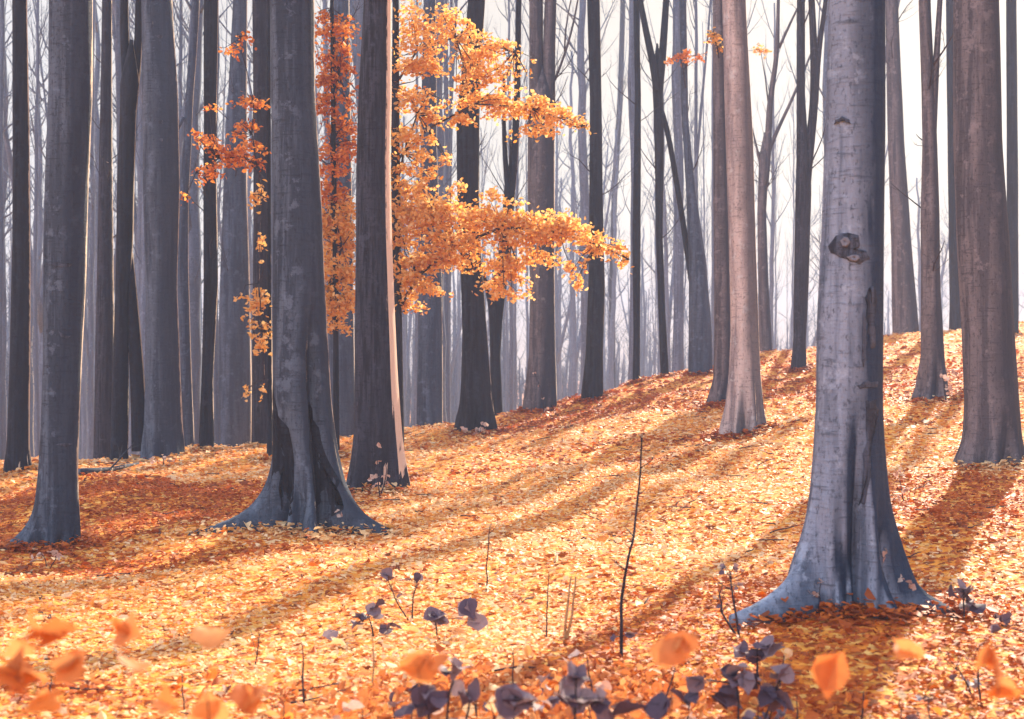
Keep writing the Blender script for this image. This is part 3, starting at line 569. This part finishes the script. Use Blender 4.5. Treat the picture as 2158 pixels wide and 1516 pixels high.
leafy(Q, [(1442, 190), (1438, 150), (1430, 128)], 4, [(1428, 130, 20, 6), (1442, 125, 8, 9), (1470, 122, 10, 5), (1410, 134, 8, 4)], 'orange', yoff=-0.3)

# --- far trees fading into the mist: six kinds, copied with their parts
def far_kind(fork):
    mb = MB(); H = rng.uniform(20, 25); n = 26
    z = np.linspace(-0.6, H, n); bx = np.cumsum(rng.normal(0, 0.045, n)); by = np.cumsum(rng.normal(0, 0.045, n))
    r = 0.22 * (1 - 0.75 * np.clip(z / H, 0, 1)) + 0.10 * np.exp(-np.maximum(z, 0) / 0.5)
    P = np.stack([bx, by, z], -1); mb.tube(P, r, 12)
    cr = MB()
    if fork:
        i = int(np.searchsorted(z, rng.uniform(4, 9))); a = rng.uniform(0, 6.28)
        q = [P[i - 1]]; dv = np.array([math.cos(a) * 0.35, math.sin(a) * 0.35, 1.0])
        for k in range(10): dv = dv * 0.9 + np.array([0, 0, 0.1]) + rng.normal(0, 0.03, 3); q.append(q[-1] + dv * 1.2)
        mb.tube(q, np.linspace(r[i] * 0.8, 0.03, 11), 9)
        for k in range(10):
            j = int(rng.integers(3, 11)); a = rng.uniform(0, 6.28)
            branchlet(cr, q[j], (math.cos(a), math.sin(a), 0.9), rng.uniform(1.5, 3), 0.03, 2, 4, 0.5)
    for k in range(26):
        zz = rng.uniform(4, H - 0.5); a = rng.uniform(0, 6.28); c = [np.interp(zz, z, bx), np.interp(zz, z, by), zz]
        branchlet(cr, c, (math.cos(a), math.sin(a), rng.uniform(0.6, 1.3)), rng.uniform(1.4, 3.2) * (1.1 if zz > 9 else 0.7), 0.035 if zz > 9 else 0.02, 2, 4, 0.5)
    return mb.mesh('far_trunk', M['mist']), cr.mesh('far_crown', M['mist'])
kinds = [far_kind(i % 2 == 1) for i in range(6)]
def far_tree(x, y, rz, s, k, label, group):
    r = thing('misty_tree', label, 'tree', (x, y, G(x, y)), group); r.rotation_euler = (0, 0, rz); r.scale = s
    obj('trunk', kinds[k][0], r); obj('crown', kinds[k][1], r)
cnt = 0
for ring, (y0, y1, n) in enumerate(((1.12, 1.45, 34), (1.45, 2.0, 44), (2.0, 2.9, 60), (2.9, 4.2, 70))):
    us = np.linspace(-0.39, 0.39, n) + rng.uniform(-0.5, 0.5, n) * 0.78 / n
    for u in us:
        if ring == 0 and u < 0.02 and rng.random() < 0.3: continue
        if ring < 2 and u > 0.02 and rng.random() < 0.3 or u > 0.27 and rng.random() < 0.5: continue
        yc = float(crest(u)[0]); y = yc * rng.uniform(y0, y1); x = u * y
        w = rng.uniform(0.5, 1.15) if rng.random() < 0.6 else rng.uniform(0.25, 0.45); s = (w, w, rng.uniform(0.85, 1.15))
        far_tree(x, y, rng.uniform(0, 6.28), s, int(rng.integers(6)), ('slender grey trunk in the mist just beyond the litter crest', 'pale grey trunk in the thin mist behind the nearer stems', 'faint grey trunk deep in the misty wood', 'faintest bluish trunk at the misty back of the wood')[ring],
                 ('trees just beyond the crest', 'trees in the thin mist', 'trees deep in the mist', 'trees at the misty back')[ring])

# the far wood closing the view: too many thin stems to count
mb = MB(); cr = MB()
for i in range(1150):
    u = rng.uniform(-0.42, 0.42); y = float(crest(u)[0]) * rng.uniform(3.4, 5.6); x = u * y; z = G(x, y); h = (rng.uniform(9, 22) if i % 2 else rng.uniform(5, 12)) * (1.0 if u < 0 else 0.8)
    n = 7; P = np.stack([x + np.cumsum(rng.normal(0, 0.12, n)), y + np.zeros(n), z - 0.4 + np.linspace(0, h, n)], -1)
    mb.tube(P, np.linspace(1, 0.25, n) * rng.uniform(0.10, 0.30), 6)
    for q in range(5):
        j = int(rng.integers(2, n)); a = rng.uniform(0, 6.28); branchlet(mb, P[j], (math.cos(a), math.sin(a), rng.uniform(0.5, 1.3)), rng.uniform(1.5, 3.5), 0.04, 1, 3, 0.4)
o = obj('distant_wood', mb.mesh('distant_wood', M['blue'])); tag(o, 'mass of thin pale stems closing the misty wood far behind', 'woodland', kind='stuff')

# ------------------------------------------------------------------ leaf litter, banked up round the feet
def scatter(y0, y1, dens, um=0.40):
    n = int(dens * um * (y1 * y1 - y0 * y0)); Y = np.sqrt(rng.uniform(y0 * y0, y1 * y1, n)); X = rng.uniform(-um, um, n) * Y
    return X, Y
PX, PY, PS = [], [], []
for y0, y1, dn, sz in ((2.5, 6, 780, .039), (6, 10, 900, .038), (10, 18, 520, .048), (18, 30, 200, .07), (30, 60, 60, .09)):
    X, Y = scatter(y0, y1, dn); PX.append(X); PY.append(Y); PS.append(np.full(len(X), sz))
for t in TREES:
    n = int(900 * min(1.2, 14 / t.Y)); th = rng.uniform(0, 6.283, n); rb = t.ring(0.03, th) + np.abs(rng.normal(0, 0.14, n)) - 0.02
    PX.append(t.X0 + float(t.cen(0.0)) + rb * np.cos(th)); PY.append(t.Y + rb * np.sin(th)); PS.append(np.full(n, -0.055 if t.Y < 20 else -0.08))
PX = np.concatenate(PX); PY = np.concatenate(PY); PS = np.concatenate(PS); banked = PS < 0; PS = np.abs(PS)
PZ = gz(PX, PY) + np.abs(rng.normal(0.0, 0.018, len(PX))) + 0.008 + banked * np.abs(rng.normal(0, 0.028, len(PX)))
PS = PS * np.where(rng.random(len(PS)) < 0.12, rng.uniform(1.4, 2.1, len(PS)), rng.uniform(0.7, 1.15, len(PS)))
# waves of leaf colour, plus rust zones painting shade and pale ones painting sun
def wave(x, y): return 0.5 * np.sin(x * 0.9 + 1.7 * np.sin(y * 0.35)) + 0.35 * np.sin(y * 0.7 - x * 0.45 + 1.0) + 0.25 * np.sin(x * 2.1 + y * 1.3) + 0.2 * np.sin(y * 2.7 - x * 1.1)
SHADE_ZONES = []  # places where shade is painted with darker rust leaves
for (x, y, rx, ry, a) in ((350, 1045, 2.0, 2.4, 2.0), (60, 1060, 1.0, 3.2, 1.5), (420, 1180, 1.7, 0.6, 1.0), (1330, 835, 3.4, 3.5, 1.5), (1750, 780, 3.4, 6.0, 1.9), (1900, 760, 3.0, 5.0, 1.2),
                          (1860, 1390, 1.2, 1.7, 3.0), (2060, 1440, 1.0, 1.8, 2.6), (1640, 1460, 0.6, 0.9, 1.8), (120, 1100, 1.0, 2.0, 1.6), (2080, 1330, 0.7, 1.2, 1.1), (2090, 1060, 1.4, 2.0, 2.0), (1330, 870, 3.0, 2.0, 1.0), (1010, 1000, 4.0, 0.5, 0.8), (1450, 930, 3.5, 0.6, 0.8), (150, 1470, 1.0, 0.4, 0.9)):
    Yd = hit(x, y); SHADE_ZONES.append(((x - 1079) / F * Yd, Yd, rx, ry, a))
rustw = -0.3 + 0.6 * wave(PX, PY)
for (x, y, rx, ry, a) in SHADE_ZONES: rustw += 1.6 * a * np.exp(-((PX - x) / rx) ** 2 - ((PY - y) / ry) ** 2)
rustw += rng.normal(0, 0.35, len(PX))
palew = 0.25 - 0.5 * wave(PX * 0.8 + 3, PY * 0.8) + 0.6 * np.exp(-((PX - 0.6) / 3.0) ** 2 - ((PY - 13) / 7.0) ** 2) + rng.normal(0, 0.4, len(PX))  # paler leaves round the centre paint the sunlit ground
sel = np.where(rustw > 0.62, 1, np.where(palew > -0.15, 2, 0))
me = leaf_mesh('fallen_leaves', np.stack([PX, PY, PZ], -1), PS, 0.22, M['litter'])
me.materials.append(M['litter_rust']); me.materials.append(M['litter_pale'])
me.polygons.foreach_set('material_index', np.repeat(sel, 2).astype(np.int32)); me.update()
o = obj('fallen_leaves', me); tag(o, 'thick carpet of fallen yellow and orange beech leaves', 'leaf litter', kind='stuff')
mb = MB()
for i in range(420):
    y = math.sqrt(rng.uniform(16, 900)); x = rng.uniform(-0.38, 0.38) * y; a = rng.uniform(0, 3.14); L_ = rng.uniform(0.06, 0.35); n = 5; P = []
    for q in range(n):
        f = (q / (n - 1) - 0.5) * L_; xx = x + f * math.cos(a) + rng.normal(0, 0.008); yy = y + f * math.sin(a) + rng.normal(0, 0.008); P.append((xx, yy, G(xx, yy) + 0.03 + rng.uniform(0, 0.015)))
    mb.tube(P, np.linspace(0.004, 0.0018, n) * (1 + y / 25), 4)
o = obj('fallen_twigs', mb.mesh('fallen_twigs', M['stem'])); tag(o, 'dark twigs scattered through the leaf litter', 'twigs', kind='stuff')

# ------------------------------------------------------------------ small plants
def plant(name, label, cat, base, tops, mat, stem='stem', w=5, leaves=(), Y=None, group=None, lsize=0.06, tilt=0.7, twig=0):
    """A rooted plant: one or more stems from base to each top (photograph pixels) and leaf clusters (x, y, spread, count)."""
    Y = hit(*base) if Y is None else Y
    k = Y / F; X0 = (base[0] - 1079) * k; Z0 = G(X0, Y)
    r = thing(name, label, cat, (X0, Y, Z0), group)
    p = lambda x, y, dy=0.0: np.array([(x - 1079) * k - X0, dy, CAMZ + (758 - y) * k - Z0])
    mb = MB(); allp = []
    for path in tops:
        P = [np.array([rng.uniform(-.01, .01), 0, -0.03])] + [p(x, y, rng.uniform(-0.03, 0.03)) for x, y in path]
        P = np.array(P); t = np.linspace(0, len(P) - 1, 6 * len(P)); Q_ = np.stack([np.interp(t, range(len(P)), P[:, j]) for j in range(3)], -1)
        Q_[1:] += rng.normal(0, 0.004, Q_[1:].shape); Q_ = np.stack([smooth1(Q_[:, j], 2) for j in range(3)], -1)
        mb.tube(Q_, np.linspace(w, w * 0.4, len(Q_)) * k / 2, 6); allp.append(Q_)
        for i in range(twig):
            b = Q_[rng.integers(len(Q_) // 3, len(Q_))]
            branchlet(mb, b, (rng.normal(), rng.normal() * 0.6, 0.9), rng.uniform(0.05, 0.16), w * k * 0.22, 1, 3, 0.3, 0, (1, 3))
    A_ = np.concatenate(allp); pts = []
    for (x, y, sp, n) in leaves:
        c = p(x, y)
        q = A_[np.argmin(np.linalg.norm(A_ - c, axis=1))]
        mb.tube([q, (q + c) / 2 + np.array([0, 0, 0.01]), c], np.array([w * 0.3, w * 0.22, w * 0.15]) * k / 2, 4)
        for i in range(n): pts.append(c + rng.normal(0, 1, 3) * np.array([sp * k, sp * k, sp * k * 0.7]) * 0.6)
    obj('stem', mb.mesh('stem', M[stem]), r)
    if pts: obj('foliage', fine_leaves('foliage', pts, lsize, tilt, M[mat]), r)
    return r
SAP = 'bare saplings in the leaf litter'; SEED = 'leafy seedlings at the trunk feet'; VIO = 'violet-leaved plants in the foreground'; NR = 'blurred leafy shoots nearest the camera'
plant('sapling', 'tallest bare black sapling in the open litter, bending gently to the left at its foot', 'sapling', (1311, 1392), [[(1309, 1270), (1322, 1190), (1340, 1110), (1350, 1000), (1355, 915)]], 'purple', w=8, leaves=[(1330, 1338, 8, 2), (1290, 1345, 10, 1)], group=SAP, twig=7)
plant('sapling', 'thin short bare stem in the middle of the open litter', 'sapling', (1024, 1250), [[(1026, 1190), (1031, 1120)]], 'purple', w=4, leaves=[(1050, 1215, 16, 2), (1044, 1260, 8, 2)], group=SAP, twig=5)
plant('sapling', 'straight thin stem left of the tan stalks', 'sapling', (1152, 1352), [[(1153, 1270), (1157, 1200)]], 'purple', w=4, leaves=[(1140, 1355, 10, 1)], group=SAP)
plant('dry_stalk', 'pair of tan dry stalks standing in the litter', 'stalk', (1190, 1360), [[(1195, 1280), (1203, 1212)], [(1205, 1300), (1214, 1210)]], 'near', stem='tan', w=8, leaves=[(1200, 1310, 10, 2)], group=SAP)
plant('sapling', 'short crooked twig in the litter at lower left', 'sapling', (536, 1410), [[(543, 1380), (546, 1335)]], 'purple', w=4, group=SAP, twig=3)
plant('sapling', 'thin black stem at the bottom edge left of centre', 'sapling', (641, 1500), [[(640, 1420), (638, 1350)]], 'near', w=6, leaves=[(655, 1400, 12, 2)], group=SAP, twig=2)
plant('sapling', 'fine brown upright stem beside the thin black one at lower left', 'sapling', (786, 1455), [[(786, 1400), (785, 1330)]], 'near', stem='tan', w=5, group=SAP)
plant('sapling', 'spindly stem with withered dark leaf heads left of the largest tree', 'sapling', (1562, 1345), [[(1545, 1270), (1538, 1205)], [(1520, 1290), (1516, 1250)]], 'purple', w=6, leaves=[(1526, 1196, 10, 4), (1548, 1198, 10, 4), (1560, 1235, 8, 3), (1522, 1288, 10, 3), (1555, 1320, 8, 3)], group=SAP, lsize=0.035, twig=5)
plant('sapling', 'dark twiggy stem in the shaded litter at lower right', 'sapling', (2062, 1480), [[(2060, 1420), (2058, 1365)], [(2030, 1420), (2005, 1405)]], 'purple', w=5, leaves=[(2020, 1430, 14, 3), (2055, 1445, 10, 3), (2105, 1330, 10, 3)], group=SAP, lsize=0.05, twig=5)
plant('violet_plant', 'small plant with raised violet leaves in mid litter', 'plant', (868, 1310), [[(830, 1255), (815, 1215)], [(870, 1260), (880, 1225)]], 'purple', w=4, leaves=[(808, 1208, 6, 2), (820, 1215, 8, 2), (852, 1222, 8, 2), (882, 1218, 8, 2), (835, 1255, 8, 2)], group=VIO, lsize=0.077, twig=4)
plant('violet_plant', 'violet-leaved plant with brown leaf mixed in, just left of centre', 'plant', (790, 1350), [[(785, 1320), (775, 1295)]], 'purple', w=5, leaves=[(765, 1300, 12, 4), (795, 1288, 14, 4), (755, 1315, 8, 2), (695, 1332, 5, 1), (828, 1325, 12, 3)], group=VIO, lsize=0.098)
plant('violet_plant', 'plant with one large rounded violet leaf near centre', 'plant', (925, 1350), [[(920, 1320), (918, 1295)]], 'purple', w=5, leaves=[(915, 1292, 10, 3), (930, 1305, 8, 3), (985, 1278, 10, 3), (1002, 1308, 8, 2)], group=VIO, lsize=0.119)
plant('violet_plant', 'broad violet-leaved clump at the bottom edge left of centre', 'plant', (930, 1560), [[(900, 1480), (880, 1450)], [(950, 1450), (955, 1420)], [(990, 1490), (985, 1460)]], 'purple', w=7, leaves=[(890, 1455, 22, 6), (950, 1415, 20, 4), (980, 1465, 18, 4), (870, 1485, 15, 3), (910, 1480, 20, 4)], group=VIO, Y=5.2, lsize=0.098)
plant('violet_plant', 'plant with pale lilac leaf at the bottom edge, centre', 'plant', (1080, 1580), [[(1085, 1500), (1085, 1470)]], 'purple', w=6, leaves=[(1075, 1480, 16, 4), (1105, 1470, 12, 3)], group=VIO, Y=4.8, lsize=0.112)
plant('violet_plant', 'dark violet upright leaves at the bottom edge right of centre', 'plant', (1215, 1580), [[(1212, 1480), (1215, 1420)]], 'purple', w=7, leaves=[(1208, 1425, 14, 3), (1200, 1470, 16, 4), (1245, 1480, 18, 4), (1310, 1490, 18, 3), (1390, 1485, 12, 3)], group=VIO, Y=4.8, lsize=0.105)
plant('violet_plant', 'lilac-leaved plant in front of the left root of the largest tree', 'plant', (1600, 1450), [[(1598, 1400), (1595, 1365)]], 'purple', w=6, leaves=[(1560, 1370, 12, 3), (1620, 1365, 14, 4), (1590, 1385, 10, 2)], group=VIO, lsize=0.105)
plant('violet_plant', 'violet-leaved clump low in the shaded corner left of the largest tree', 'plant', (1560, 1540), [[(1555, 1460), (1550, 1420)], [(1640, 1450), (1650, 1420)]], 'purple', w=6, leaves=[(1545, 1420, 18, 5), (1580, 1435, 14, 4), (1650, 1415, 14, 3), (1480, 1440, 14, 3), (1520, 1470, 14, 4), (1620, 1470, 20, 5), (1450, 1470, 14, 3)], group=VIO, Y=5.6, lsize=0.098)
plant('violet_plant', 'mauve plant beside the right root of the largest tree', 'plant', (2030, 1310), [[(2030, 1270), (2028, 1240)]], 'purple', w=5, leaves=[(2025, 1250, 16, 6), (2045, 1275, 14, 4), (2110, 1310, 12, 4)], group=VIO, lsize=0.112)
# seedlings with pale leaves at trunk feet
for lab, base, tops, lv, ls in (
    ('pale pink-leaved seedling climbing in front of the right foot of the largest tree', (1895, 1290), [[(1880, 1230), (1862, 1170)]], [(1865, 1165, 5, 2), (1860, 1178, 6, 3), (1885, 1205, 8, 4), (1900, 1225, 8, 4), (1915, 1235, 8, 3), (1875, 1250, 8, 3)], 0.05),
    ('small greyish seedling against the left foot of the largest tree', (1735, 1300), [[(1725, 1250), (1730, 1225)]], [(1728, 1225, 6, 3), (1698, 1250, 6, 3), (1722, 1255, 6, 3), (1695, 1275, 8, 3)], 0.04),
    ('whitish twiggy seedling in the middle of the foot of the largest tree', (1840, 1290), [[(1835, 1250), (1838, 1222)]], [(1835, 1225, 6, 3), (1832, 1240, 8, 4), (1858, 1248, 5, 2)], 0.035),
    ('thin seedling with curled leaves up the groove of the largest tree', (1772, 1290), [[(1775, 1230), (1785, 1180)]], [(1783, 1178, 5, 2), (1775, 1190, 6, 3), (1745, 1185, 5, 2), (1772, 1205, 6, 3)], 0.035),
    ('pinkish seedling at the foot of the ribbed dark trunk', (800, 1050), [[(795, 980), (800, 935)], [(815, 1000), (812, 975)]], [(798, 940, 4, 3), (795, 975, 6, 3), (782, 1005, 8, 4), (810, 1005, 8, 5), (818, 1020, 6, 3), (790, 1025, 8, 4)], 0.06),
    ('pale stone-coloured leaf cluster at the right foot of the forked brown trunk', (1995, 850), [[(1990, 820), (1985, 785)]], [(1985, 790, 4, 3), (1992, 800, 5, 4), (1998, 818, 7, 6), (2005, 825, 6, 4), (2008, 785, 8, 6)], 0.08),
    ('pale seedlings clustered at the foot of the broad speckled trunk', (345, 982), [[(345, 970), (340, 958)]], [(325, 968, 7, 5), (345, 966, 8, 6), (362, 970, 7, 5)], 0.07),
    ('cream seedling at the foot of the dark sunlit-edged trunk', (1015, 918), [[(1012, 905), (1018, 892)]], [(1010, 905, 7, 5), (1022, 893, 6, 5), (980, 905, 5, 4), (1000, 912, 6, 4)], 0.08),
    ('tall whitish climbing seedling on the grey-brown split trunk', (1148, 872), [[(1140, 820), (1126, 785)]], [(1126, 788, 3, 2), (1134, 812, 3, 2), (1144, 840, 3, 2), (1150, 862, 6, 4)], 0.06),
    ('dry seedling below the foot of the far left front trunk', (100, 1200), [[(95, 1180), (88, 1165)], [(115, 1180), (118, 1160)]], [(88, 1168, 6, 3), (112, 1165, 7, 4), (70, 1178, 6, 3), (130, 1172, 6, 3)], 0.05),
    ('pale leaf tuft at the dark root of the grooved grey trunk', (625, 1125), [[(620, 1112), (605, 1105)]], [(600, 1108, 8, 5), (625, 1110, 8, 5), (715, 1085, 4, 2), (712, 1075, 3, 1)], 0.05),
    ('withered brown tuft right of the largest tree on the slope', (1905, 1060), [[(1900, 1040), (1895, 1010)]], [(1895, 1000, 8, 5), (1910, 1035, 10, 6), (1890, 1050, 8, 5), (1940, 1055, 12, 5)], 0.06)):
    plant('seedling', lab, 'seedling', base, tops, 'pale', w=3, leaves=lv, group=SEED, lsize=ls, tilt=0.9)
# shoots close to the lens (soft because the camera focuses beyond them)
for lab, base, Y, tops, lv in (
    ('blurred peach shoot at the left edge with two overlapping leaves', (70, 1700), 2.9, [[(75, 1430), (80, 1330)]], [(70, 1322, 16, 2), (105, 1330, 14, 2), (40, 1370, 14, 1)]),
    ('blurred shoot with one broad orange leaf above the left litter', (262, 1700), 3.0, [[(262, 1480), (262, 1340)]], [(262, 1328, 10, 3)]),
    ('blurred shoot carrying a single rounded leaf, right of the broad leaf one', (443, 1700), 3.2, [[(445, 1480), (443, 1360)]], [(443, 1346, 8, 2)]),
    ('blurred shoot with slanting oval leaves at lower left', (150, 1750), 2.9, [[(150, 1520), (150, 1420)]], [(150, 1405, 12, 3), (280, 1400, 6, 1)]),
    ('blurred rusty shoot in the bottom left corner', (40, 1750), 2.8, [[(40, 1520), (42, 1420)]], [(40, 1415, 18, 4), (90, 1480, 14, 2)]),
    ('blurred upright pointed leaves at the bottom edge left', (530, 1750), 3.2, [[(530, 1540), (528, 1480)]], [(528, 1470, 12, 3), (355, 1475, 12, 2), (440, 1490, 10, 2)]),
    ('big soft orange leaf shoot left of the lower centre', (880, 1700), 3.4, [[(885, 1480), (885, 1410)]], [(870, 1400, 14, 2), (910, 1395, 14, 2), (960, 1325, 8, 1)]),
    ('soft orange leaf shoot right of the tallest bare sapling', (1415, 1700), 3.4, [[(1415, 1480), (1415, 1380)]], [(1412, 1370, 16, 3), (1440, 1355, 8, 1)]),
    ('soft pale orange shoot near the bottom right corner', (2095, 1700), 3.1, [[(2095, 1490), (2095, 1410)]], [(2095, 1395, 16, 3), (2120, 1460, 12, 2)]),
    ('soft rust leaf shoot in front of the shaded litter right', (1912, 1700), 3.3, [[(1912, 1480), (1912, 1380)]], [(1912, 1365, 10, 2), (1745, 1415, 8, 2)])):
    plant('leafy_shoot', lab, 'shoot', base, tops, 'near', w=4, leaves=lv, Y=Y, group=NR, lsize=0.085, tilt=0.8)
for i in range(60):
    px = rng.uniform(30, 2130) if i % 3 else rng.normal(1150, 250); Yp = rng.uniform(4.0, 6.6); k_ = Yp / F; x = (px - 1079) * k_
    py = 758 + (CAMZ - G(x, Yp)) / k_; h = rng.uniform(0.1, 0.32) / k_; lean = rng.normal(0, 0.15) * h
    lv = [(px + lean * f + rng.normal(0, 0.25) * h, py - h * f, 12, int(rng.integers(1, 4))) for f in (0.45, 0.7, 1.0)]
    plant('low_seedling', 'low peach-leaved seedling among the foreground litter', 'seedling', (px, py), [[(px + lean * 0.5, py - h * 0.55), (px + lean, py - h)]], ('near', 'litter_pale', 'near', 'pale', 'orange', 'litter_pale')[i % 6], w=5, leaves=lv, Y=Yp, group='low seedlings along the foreground', lsize=0.06, tilt=0.8)
for i in range(44):
    px = (rng.normal(1080, 200), rng.uniform(1440, 2120), rng.uniform(700, 1700))[i % 3]; Yp = rng.uniform(4.4, 6.3); k_ = Yp / F; x = (px - 1079) * k_
    py = 758 + (CAMZ - G(x, Yp)) / k_; h = rng.uniform(0.06, 0.26) / k_; lean = rng.normal(0, 0.2) * h
    lv = [(px + lean * f + rng.normal(0, 0.35) * h, py - h * f, 14, int(rng.integers(1, 4))) for f in (0.6, 1.0)]
    plant('mauve_seedling', 'small mauve-leaved seedling low in the foreground leaf litter', 'seedling', (px, py), [[(px + lean * 0.5, py - h * 0.55), (px + lean, py - h)]], 'purple', w=4, leaves=lv, Y=Yp, group='mauve seedlings along the foreground', lsize=float(rng.uniform(0.045, 0.08)), tilt=0.7)
# low seedling cover in the centre foreground
n = 4200; Y = rng.uniform(4.2, 7.2, n); px = np.where(rng.random(n) < 0.7, rng.normal(1130, 190, n), rng.uniform(560, 1500, n)); X = (px - 1079) / F * Y
Z = gz(X, Y) + rng.uniform(0.02, 0.30, n) * np.clip((7.2 - Y) / 2.4, 0.15, 1)
o = obj('seedling_cover', leaf_mesh('seedling_cover', np.stack([X, Y, Z], -1), 0.06, 0.9, M['near'], curl=1.3)); tag(o, 'low cover of pale orange seedling leaves along the centre foreground', 'undergrowth', kind='stuff')
# fallen branch at left
Yb = hit(230, 998); mb = MB(); P = []
for x, y in ((168, 1003), (200, 1000), (230, 998), (262, 991), (292, 984)):
    q = at(x, y, hit(x, y)); P.append([q[0], q[1], G(q[0], q[1]) + 0.05])
mb.tube(P, np.array([.045, .04, .035, .03, .015]), 8); branchlet(mb, P[2], (1, 0.3, 0.4), 0.5, 0.015, 1)
o = obj('fallen_branch', mb.mesh('fallen_branch', M['grey'])); tag(o, 'grey fallen branch lying on the litter between the left front trunk and speckled trunk', 'branch')

# ------------------------------------------------------------------ haze
mb = MB(); x0, x1, y0, y1, z0, z1 = -460, 460, -160, 560, float(GZ.min()) - 1.0, 27.5
V = [(x, y, z) for z in (z0, z1) for y in (y0, y1) for x in (x0, x1)]
mb.add(V, [(0, 2, 3, 1), (4, 5, 7, 6), (0, 1, 5, 4), (2, 6, 7, 3), (0, 4, 6, 2), (1, 3, 7, 5)])
hm = bpy.data.materials.new('haze'); hm.use_nodes = True; hn = hm.node_tree.nodes
hn.remove(hn['Principled BSDF']); pv = hn.new('ShaderNodeVolumePrincipled')
pv.inputs['Density'].default_value = HAZE_DENSITY; pv.inputs['Color'].default_value = (0.44, 0.54, 0.78, 1); pv.inputs['Anisotropy'].default_value = 0.0
hm.node_tree.links.new(pv.outputs[0], hn['Material Output'].inputs['Volume'])
o = obj('haze', mb.mesh('haze', hm, False)); tag(o, 'pale lavender autumn mist among the far trunks', 'mist', kind='stuff')
